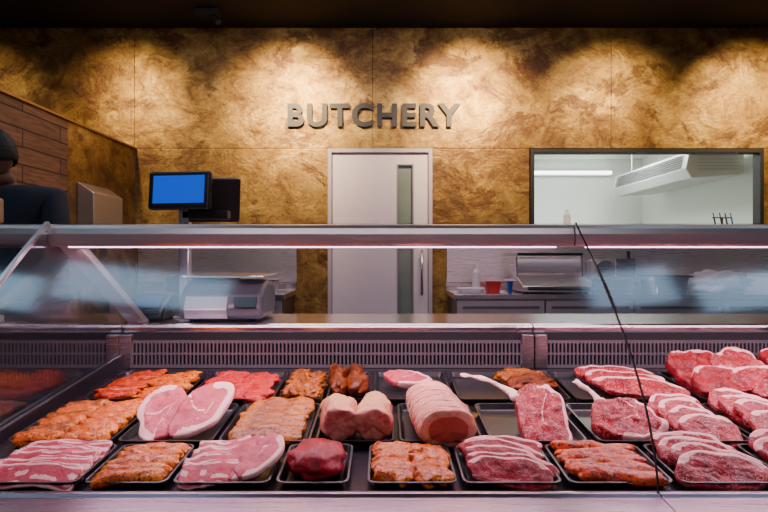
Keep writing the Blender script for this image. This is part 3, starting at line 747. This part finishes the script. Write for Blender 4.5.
for yy, zz in ((4.72, 1.15), (4.82, 1.10)):
    bm = bmesh.new(); tube(bm, (1.116, yy, zz), (1.644, yy, zz), .042, seg=24); mk('film_roll', bm, white_p, e, smooth=False)
bm = bmesh.new(); tube(bm, (1.116, 4.68, 1.215), (1.66, 4.68, 1.215), .012, seg=12); mk('guide_bar', bm, black_plastic, e)
for i in range(3):
    bm = bmesh.new(); tube(bm, (1.20+.06*i, 4.435, .938), (1.20+.06*i, 4.425, .938), .012, seg=12); mk('knob', bm, black_plastic, e)
for xx in (1.14, 1.62):
    bm = bmesh.new(); tube(bm, (xx, 4.5, .90), (xx, 4.5, .915), .02); mk('foot', bm, black_plastic, e)
pan(2.32, 4.64, .901, .30, .3, .13, steel_bright, 'stainless pan on the workbench', group='steel pans on bench', lid=black_plastic)
pan(.90, 4.62, .901, .14, .12, .09, red_p, 'red plastic tub on the workbench', 'plastic_tub', 'tub')
pan(1.00, 4.44, .901, .06, .06, .10, blue_p, 'blue plastic tub with white lid on the workbench', 'plastic_tub', 'tub', lid=white_p)
pan(.70, 4.56, .901, .20, .18, .04, white_p, 'shallow white plastic tray on the workbench', 'plastic_tray', 'tray')
bm = bmesh.new(); tube(bm, (.79, 4.80, .901), (.79, 4.80, 1.06), .032, seg=20); tube(bm, (.79, 4.80, 1.06), (.79, 4.80, 1.09), .032, .012, seg=20); tube(bm, (.79, 4.80, 1.09), (.79, 4.80, 1.13), .012, seg=12)
mk('spray_bottle', bm, white_p, None, 'white plastic bottle on the workbench', 'bottle')
e = empty('meat_slicer', (1.92, 4.80, .90), 'stainless meat slicer with round blade on the workbench', 'slicer')
bm = B((1.74, 2.12, 4.74, 4.95, .901, 1.0)); mk('base', bm, steel_bright, e, bevel=.02)
bm = bmesh.new(); tube(bm, (1.90, 4.80, 1.08), (1.90, 4.83, 1.08), .085, seg=36); mk('blade', bm, steel, e)
bm = B((1.96, 2.13, 4.74, 4.76, 1.02, 1.18)); mk('guard_plate', bm, steel_bright, e, bevel=.006)
bm = bmesh.new(); tube(bm, (2.06, 4.72, 1.18), (2.06, 4.72, 1.24), .014); mk('knob', bm, black_plastic, e)
bm = B((1.78, 1.96, 4.83, 4.93, 1.0, 1.17)); mk('motor_housing', bm, silver, e, bevel=.02)
me = chunk_mesh(501, .24, .16, .20, simple('film', (.62, .56, .64), .25, var=.25, scale=30, bmp=.6), .4, 'plastic_bag', freq=2.6)
o = bpy.data.objects.new('plastic_bag', me); o.location = (2.76, 4.62, .901); finish(o, None, 'crumpled pale plastic bag lying on the workbench', 'plastic bag', None, None)
pan(3.30, 4.66, .901, .42, .34, .15, white_p, 'white plastic crate on the workbench', 'plastic_crate', 'crate')
pan(-1.05, 4.62, .901, .34, .3, .10, steel, 'stainless pan on the workbench', group='steel pans on bench', lid=steel_bright)
pan(-1.55, 4.66, .901, .46, .3, .14, steel_bright, 'deep stainless pan on the workbench', group='steel pans on bench')

# ------------------------------------------------------------------ preparation room: cooling unit, lamp, shelf things
e = empty('cooling_unit', (3.42, 6.75, 1.95), 'white ceiling-hung louvred cooling unit', 'air cooler')
bm = bmesh.new()
pr = [(3.10, 2.10), (3.16, 2.00), (3.70, 2.04), (3.70, 2.28), (3.14, 2.28)]
a = [bm.verts.new((x, 5.75, z)) for x, z in pr]; b = [bm.verts.new((x, 7.60, z)) for x, z in pr]
n = len(pr)
for i in range(n): bm.faces.new((a[i], a[(i+1) % n], b[(i+1) % n], b[i]))
bm.faces.new(a); bm.faces.new(b); mk('casing', bm, simple('unit_white', (.62, .63, .61), .4, var=.03), e, bevel=.01)
lg = simple('louvre_grey', (.13, .14, .14), .4)
bm = bmesh.new()
for i in range(6):
    z = 2.120+.024*i; x = 3.10+(z-2.10)*.2-.012
    box(bm, x, x+.012, 5.85, 7.50, z, z+.009)
mk('front_louvre', bm, lg, e)
bm = bmesh.new()
for i in range(5): box(bm, 3.22, 3.64, 5.742, 5.752, 2.09+.034*i, 2.096+.034*i)
mk('side_louvre', bm, simple('louvre_pale', (.36, .38, .37), .4), e)
for yy in (6.15, 7.35):
    for xx in (3.25, 3.6):
        bm = bmesh.new(); tube(bm, (xx, yy, 2.28), (xx, yy, 2.62), .008, seg=8); mk('hanging_rod', bm, steel, e)
e = empty('batten_light', (2.74, 8.15, 2.41), 'fluorescent batten light on the preparation room wall', 'light fixture')
bm = B((2.15, 3.33, 8.15, 8.199, 2.37, 2.45)); mk('housing', bm, white_p, e, bevel=.006)
bm = bmesh.new(); tube(bm, (2.18, 8.125, 2.41), (3.30, 8.125, 2.41), .022); mk('tube_lamp', bm, emis('tube_glow', (.95, 1, .97), 8), e, label='glowing white tube')
bm = bmesh.new(); box(bm, 1.32, 3.37, 5.092, 5.32, 1.44, 1.455); box(bm, 1.5, 1.52, 5.092, 5.28, 1.34, 1.44); box(bm, 3.1, 3.12, 5.092, 5.28, 1.34, 1.44)
mk('steel_shelf', bm, steel, None, 'narrow steel shelf fixed under the preparation room window', 'shelf')
bm = bmesh.new(); tube(bm, (1.70, 5.2, 1.456), (1.70, 5.2, 1.58), .034, seg=20); tube(bm, (1.70, 5.2, 1.58), (1.70, 5.2, 1.61), .034, .012, seg=20); tube(bm, (1.70, 5.2, 1.61), (1.70, 5.2, 1.63), .013, seg=12)
mk('plastic_bottle', bm, white_p, None, 'small white bottle on the preparation room shelf', 'bottle')
e = empty('tool_stand', (3.14, 5.2, 1.456), 'black metal stand with hooked tools on the shelf', 'utensil stand')
bm = bmesh.new(); box(bm, 3.04, 3.24, 5.15, 5.25, 1.456, 1.468); tube(bm, (3.14, 5.2, 1.468), (3.14, 5.2, 1.56), .008, seg=10); tube(bm, (3.05, 5.2, 1.555), (3.23, 5.2, 1.555), .006, seg=10)
mk('frame', bm, black_matte, e)
for i, xx in enumerate((3.06, 3.12, 3.17, 3.22)):
    bm = bmesh.new(); tube(bm, (xx, 5.19, 1.55), (xx+.008, 5.185, 1.49), .007, seg=8); tube(bm, (xx, 5.19, 1.55), (xx-.012, 5.19, 1.60), .005, seg=8)
    mk('tool_handle', bm, blue_p if i == 3 else black_matte, e)

# ceiling troffers of the shop
tro = emis('troffer_glow', (.52, .77, 1), 3.3)
for (x0, x1, y0, y1, rz) in [(-3.1, -2.2, 1.42, 1.86, -12), (-2.1, -1.0, 1.42, 1.86, -12), (1.30, 1.85, 1.42, 1.86, 12), (2.0, 3.1, 1.42, 1.86, 12),
                             (-1.65, -.75, -.36, -.12, -4), (-2.8, -1.9, -.36, -.12, -4), (1.2, 2.1, -.36, -.12, 4)]:
    cx, cy = (x0+x1)/2, (y0+y1)/2; hx, hy = (x1-x0)/2, (y1-y0)/2
    e = empty('ceiling_light', (cx, cy, 3.2), 'rectangular cool white ceiling light panel', 'ceiling light', 'ceiling light panels', rot=(0, 0, math.radians(rz)))
    bm = B((-hx-.02, hx+.02, -hy-.02, hy+.02, .005, .0395)); mk('frame', bm, white_p, e, local=True)
    bm = B((-hx, hx, -hy, hy, -.002, .005)); mk('diffuser', bm, tro, e, local=True)
def spot(x, y, z, tx, ty, tz, power, size=75, col=(1, .72, .37)):
    L = bpy.data.lights.new('spot', 'SPOT'); L.energy = power; L.spot_size = math.radians(size); L.spot_blend = 1.0; L.color = col; L.shadow_soft_size = .04
    o = bpy.data.objects.new('wall_washer_lamp', L); o.location = (x, y, z)
    dr = Vector((tx-x, ty-y, tz-z)).normalized(); o.rotation_euler = dr.to_track_quat('-Z', 'Y').to_euler(); COL.objects.link(o)
    e = empty('spotlight', (x, y, 3.24), 'black ceiling spotlight aimed at the bronze wall', 'spotlight', 'wall washing spotlights')
    p = Vector((x, y, z)); bm = bmesh.new(); tube(bm, p-dr*.10, p-dr*.004, .035, .04, 20); mk('lamp_head', bm, black_matte, e, smooth=False)
    bm = bmesh.new(); tube(bm, p-dr*.06, (x, y-.03, 3.24), .008, seg=8); mk('stem', bm, black_matte, e)
for x, pw in ((-3.6, 50), (-2.30, 230), (-.85, 620), (.78, 620), (2.05, 260), (3.30, 360)): spot(x, 3.85, 3.12, x, 5.0, 2.38, pw, 72)
e = empty('ceiling_bracket', (-1.45, 4.62, 3.14), 'black metal bracket on the dark ceiling', 'bracket')
bm = bmesh.new(); box(bm, -1.56, -1.36, 4.6, 4.66, 3.19, 3.239); mk('plate', bm, black_matte, e)
bm = bmesh.new(); tube(bm, (-1.42, 4.63, 3.19), (-1.36, 4.60, 3.12), .025); mk('knuckle', bm, black_matte, e)

# ------------------------------------------------------------------ person
def skin_body(name, joints, mat, parent=None, sub=2, label=None):
    me = bpy.data.meshes.new(name); idx = {}; vs = []; es = []
    for i, (k, p, r, par) in enumerate(joints):
        idx[k] = i; vs.append(p)
        if par: es.append((idx[par], i))
    me.from_pydata(vs, es, []); ob = bpy.data.objects.new(name, me); COL.objects.link(ob)
    ob.modifiers.new('Skin', 'SKIN')
    for i, (k, p, r, par) in enumerate(joints):
        sv = me.skin_vertices[0].data[i]; rr_ = r if isinstance(r, tuple) else (r, r); sv.radius = rr_; sv.use_root = (i == 0)
    m = ob.modifiers.new('Sub', 'SUBSURF'); m.levels = sub; m.render_levels = sub
    dg = bpy.context.evaluated_depsgraph_get(); dg.update()
    nm = bpy.data.meshes.new_from_object(ob.evaluated_get(dg)); bpy.data.objects.remove(ob)
    nm.name = name; nm.materials.clear(); nm.materials.append(mat)
    for p in nm.polygons: p.use_smooth = True
    o = bpy.data.objects.new(name, nm); return finish(o, parent, label, None, None, None)
P = empty('person', (-1.90, 2.92, 0), 'person in dark navy top leaning behind the counter', 'person')
J = [('pelvis', (0, 0, .98), (.15, .12), None), ('spine', (0, -.01, 1.15), (.145, .11), 'pelvis'), ('chest', (0, -.03, 1.36), (.17, .12), 'spine'),
     ('upper', (-.01, -.04, 1.47), (.12, .09), 'chest'), ('neck', (-.03, -.06, 1.56), .055, 'upper'), ('headb', (-.05, -.08, 1.64), .06, 'neck')]
for s, n in ((1, 'r'), (-1, 'l')):
    J += [('sh'+n, (s*.18, -.03, 1.46), .062, 'upper'), ('el'+n, (s*.25, -.10, 1.18), .045, 'sh'+n), ('wr'+n, (s*.16, -.30, 1.01), .028, 'el'+n),
          ('pa'+n, (s*.15, -.36, .98), (.034, .017), 'wr'+n)]
    for f in range(4):
        bx = s*.15+(f-1.5)*.021; ln = (.036, .042, .040, .031)[f]
        J += [('f%d%s' % (f, n), (bx, -.40, .975), .0095, 'pa'+n), ('g%d%s' % (f, n), (bx, -.40-ln, .965), .0088, 'f%d%s' % (f, n)), ('h%d%s' % (f, n), (bx, -.40-ln*1.6, .946), .0078, 'g%d%s' % (f, n))]
    J += [('t'+n, (s*.15-s*.04, -.365, .97), .010, 'pa'+n), ('u'+n, (s*.15-s*.058, -.392, .958), .009, 't'+n)]
    J += [('hip'+n, (s*.10, 0, .92), .095, 'pelvis'), ('kn'+n, (s*.12, -.01, .50), .062, 'hip'+n), ('an'+n, (s*.12, .02, .09), .04, 'kn'+n), ('to'+n, (s*.13, -.13, .035), (.04, .03), 'an'+n)]
skin_body('body', J, skin_m, P)
JS = [('pelvis', (0, 0, .93), (.175, .14), None), ('spine', (0, -.01, 1.15), (.17, .13), 'pelvis'), ('chest', (0, -.03, 1.36), (.195, .145), 'spine'), ('upper', (-.01, -.04, 1.475), (.14, .11), 'chest'), ('nk', (-.025, -.055, 1.54), .078, 'upper')]
for s, n in ((1, 'r'), (-1, 'l')):
    JS += [('sh'+n, (s*.19, -.03, 1.485), .085, 'upper'), ('el'+n, (s*.26, -.10, 1.18), .06, 'sh'+n), ('cu'+n, (s*.19, -.24, 1.06), .045, 'el'+n)]
skin_body('shirt', JS, navy, P, label='dark navy long sleeved top')
JT = [('pelvis', (0, 0, .97), (.165, .13), None)]
for s, n in ((1, 'r'), (-1, 'l')):
    JT += [('hip'+n, (s*.10, 0, .90), .112, 'pelvis'), ('kn'+n, (s*.12, -.01, .50), .08, 'hip'+n), ('an'+n, (s*.12, .02, .10), .058, 'kn'+n)]
skin_body('trousers', JT, trouser, P)
HM = Matrix.Translation((-.06, -.10, 1.72)) @ Matrix.Rotation(math.radians(-100), 4, 'Z') @ Matrix.Rotation(.3, 4, 'X')
bm = bmesh.new(); bmesh.ops.create_uvsphere(bm, u_segments=40, v_segments=28, radius=1)
for v in bm.verts:
    x, y, z = v.co; f = max(0, -y)
    sx = .076*(1-.22*max(0, -z)); X = x*sx; Y = y*.096*(1-.1*max(0, -z)); Z = z*.118
    nose = math.exp(-((x/.16)**2+((z+.18)/.17)**2))*f; Y -= .026*nose
    brow = math.exp(-((z-.12)/.09)**2)*f*math.exp(-(x/.5)**2); Y -= .006*brow
    for sx_ in (-1, 1): Y += .010*math.exp(-(((x-sx_*.36)/.14)**2+((z-.0)/.1)**2))*f
    Y -= .006*math.exp(-((x/.25)**2+((z+.52)/.08)**2))*f; Y -= .010*math.exp(-((x/.3)**2+((z+.85)/.15)**2))*f
    v.co = HM @ Vector((X, Y, Z))
mk('head', bm, skin_m, P, smooth=True, local=True)
for s in (-1, 1):
    bm = bmesh.new(); bmesh.ops.create_uvsphere(bm, u_segments=14, v_segments=10, radius=.012, matrix=HM @ Matrix.Translation((s*.028, -.080, .0)))
    mk('eye', bm, simple('eye_white', (.7, .7, .7), .2), P, smooth=True, local=True)
    bm = bmesh.new(); bmesh.ops.create_uvsphere(bm, u_segments=16, v_segments=10, radius=1, matrix=HM @ Matrix.Translation((s*.077, .008, -.01)) @ Matrix.Diagonal((.010, .02, .032, 1)))
    mk('ear', bm, skin_m, P, smooth=True, local=True)
bm = bmesh.new(); bmesh.ops.create_uvsphere(bm, u_segments=16, v_segments=8, radius=1, matrix=HM @ Matrix.Translation((0, -.086, -.06)) @ Matrix.Diagonal((.024, .008, .007, 1)))
mk('mouth', bm, simple('lips', (.25, .08, .07), .4), P, smooth=True, local=True)
bm = bmesh.new(); bmesh.ops.create_uvsphere(bm, u_segments=40, v_segments=28, radius=1)
dl = [v for v in bm.verts if (v.co.z < -.6 or (v.co.y < -.45 and v.co.z < .42) or (abs(v.co.x) > .6 and v.co.y < .0 and v.co.z < .0))]
bmesh.ops.delete(bm, geom=dl, context='VERTS')
for v in bm.verts:
    n = 1+.05*noise.noise(v.co*6); v.co = HM @ Vector((v.co.x*.088*n, v.co.y*.109*n, v.co.z*.13*n))
h = mk('hair', bm, hair_m, P, smooth=True, local=True); sd = h.modifiers.new('S', 'SOLIDIFY'); sd.thickness = .008

# ------------------------------------------------------------------ lights
def area(name, loc, rot, sx, sy, power, col):
    L = bpy.data.lights.new(name, 'AREA'); L.shape = 'RECTANGLE'; L.size = sx; L.size_y = sy; L.energy = power; L.color = col
    o = bpy.data.objects.new(name, L); o.location = loc; o.rotation_euler = rot; COL.objects.link(o); return o
LC = (1, .64, .78)
area('case_lamp', (-.22, 1.775, 1.218), (math.radians(8), 0, 0), 1.5, .03, 10.5, LC)
area('case_lamp', (1.40, 1.775, 1.218), (math.radians(8), 0, 0), 1.5, .03, 10.5, LC)
area('case_fill_front', (-.22, 1.66, 1.205), (math.radians(-14), 0, 0), 1.5, .02, 6.5, LC)  # both front lights are added fill without a fixture, for the meat
area('case_fill_front', (1.40, 1.66, 1.205), (math.radians(-14), 0, 0), 1.5, .02, 6.5, LC)
area('service_fill', (0, 3.6, 3.19), (math.radians(8), 0, 0), 3.5, .3, 44, (1, .82, .88))  # added general fill over the service area and door, no fixture
area('prep_room_lamp', (2.4, 6.6, 2.6), (0, 0, 0), 1.6, .3, 90, (.95, 1, .95))
area('shop_fill', (0, -.8, 3.15), (math.radians(25), 0, 0), 3, .3, 26, (1, .88, .95))  # added fill from the shop side, no fixture; lifts the canopy bar
w = bpy.data.worlds.new('world'); scene.world = w; w.use_nodes = True
bg = w.node_tree.nodes['Background']; bg.inputs[0].default_value = (.52, .44, .60, 1); bg.inputs[1].default_value = .08

cam = bpy.data.cameras.new('camera'); cam.lens = 26.25; cam.sensor_width = 36; cam.clip_start = .05
co = bpy.data.objects.new('camera', cam); co.location = (0, 0, 1.2); co.rotation_euler = (math.pi/2, 0, 0); COL.objects.link(co)
scene.camera = co
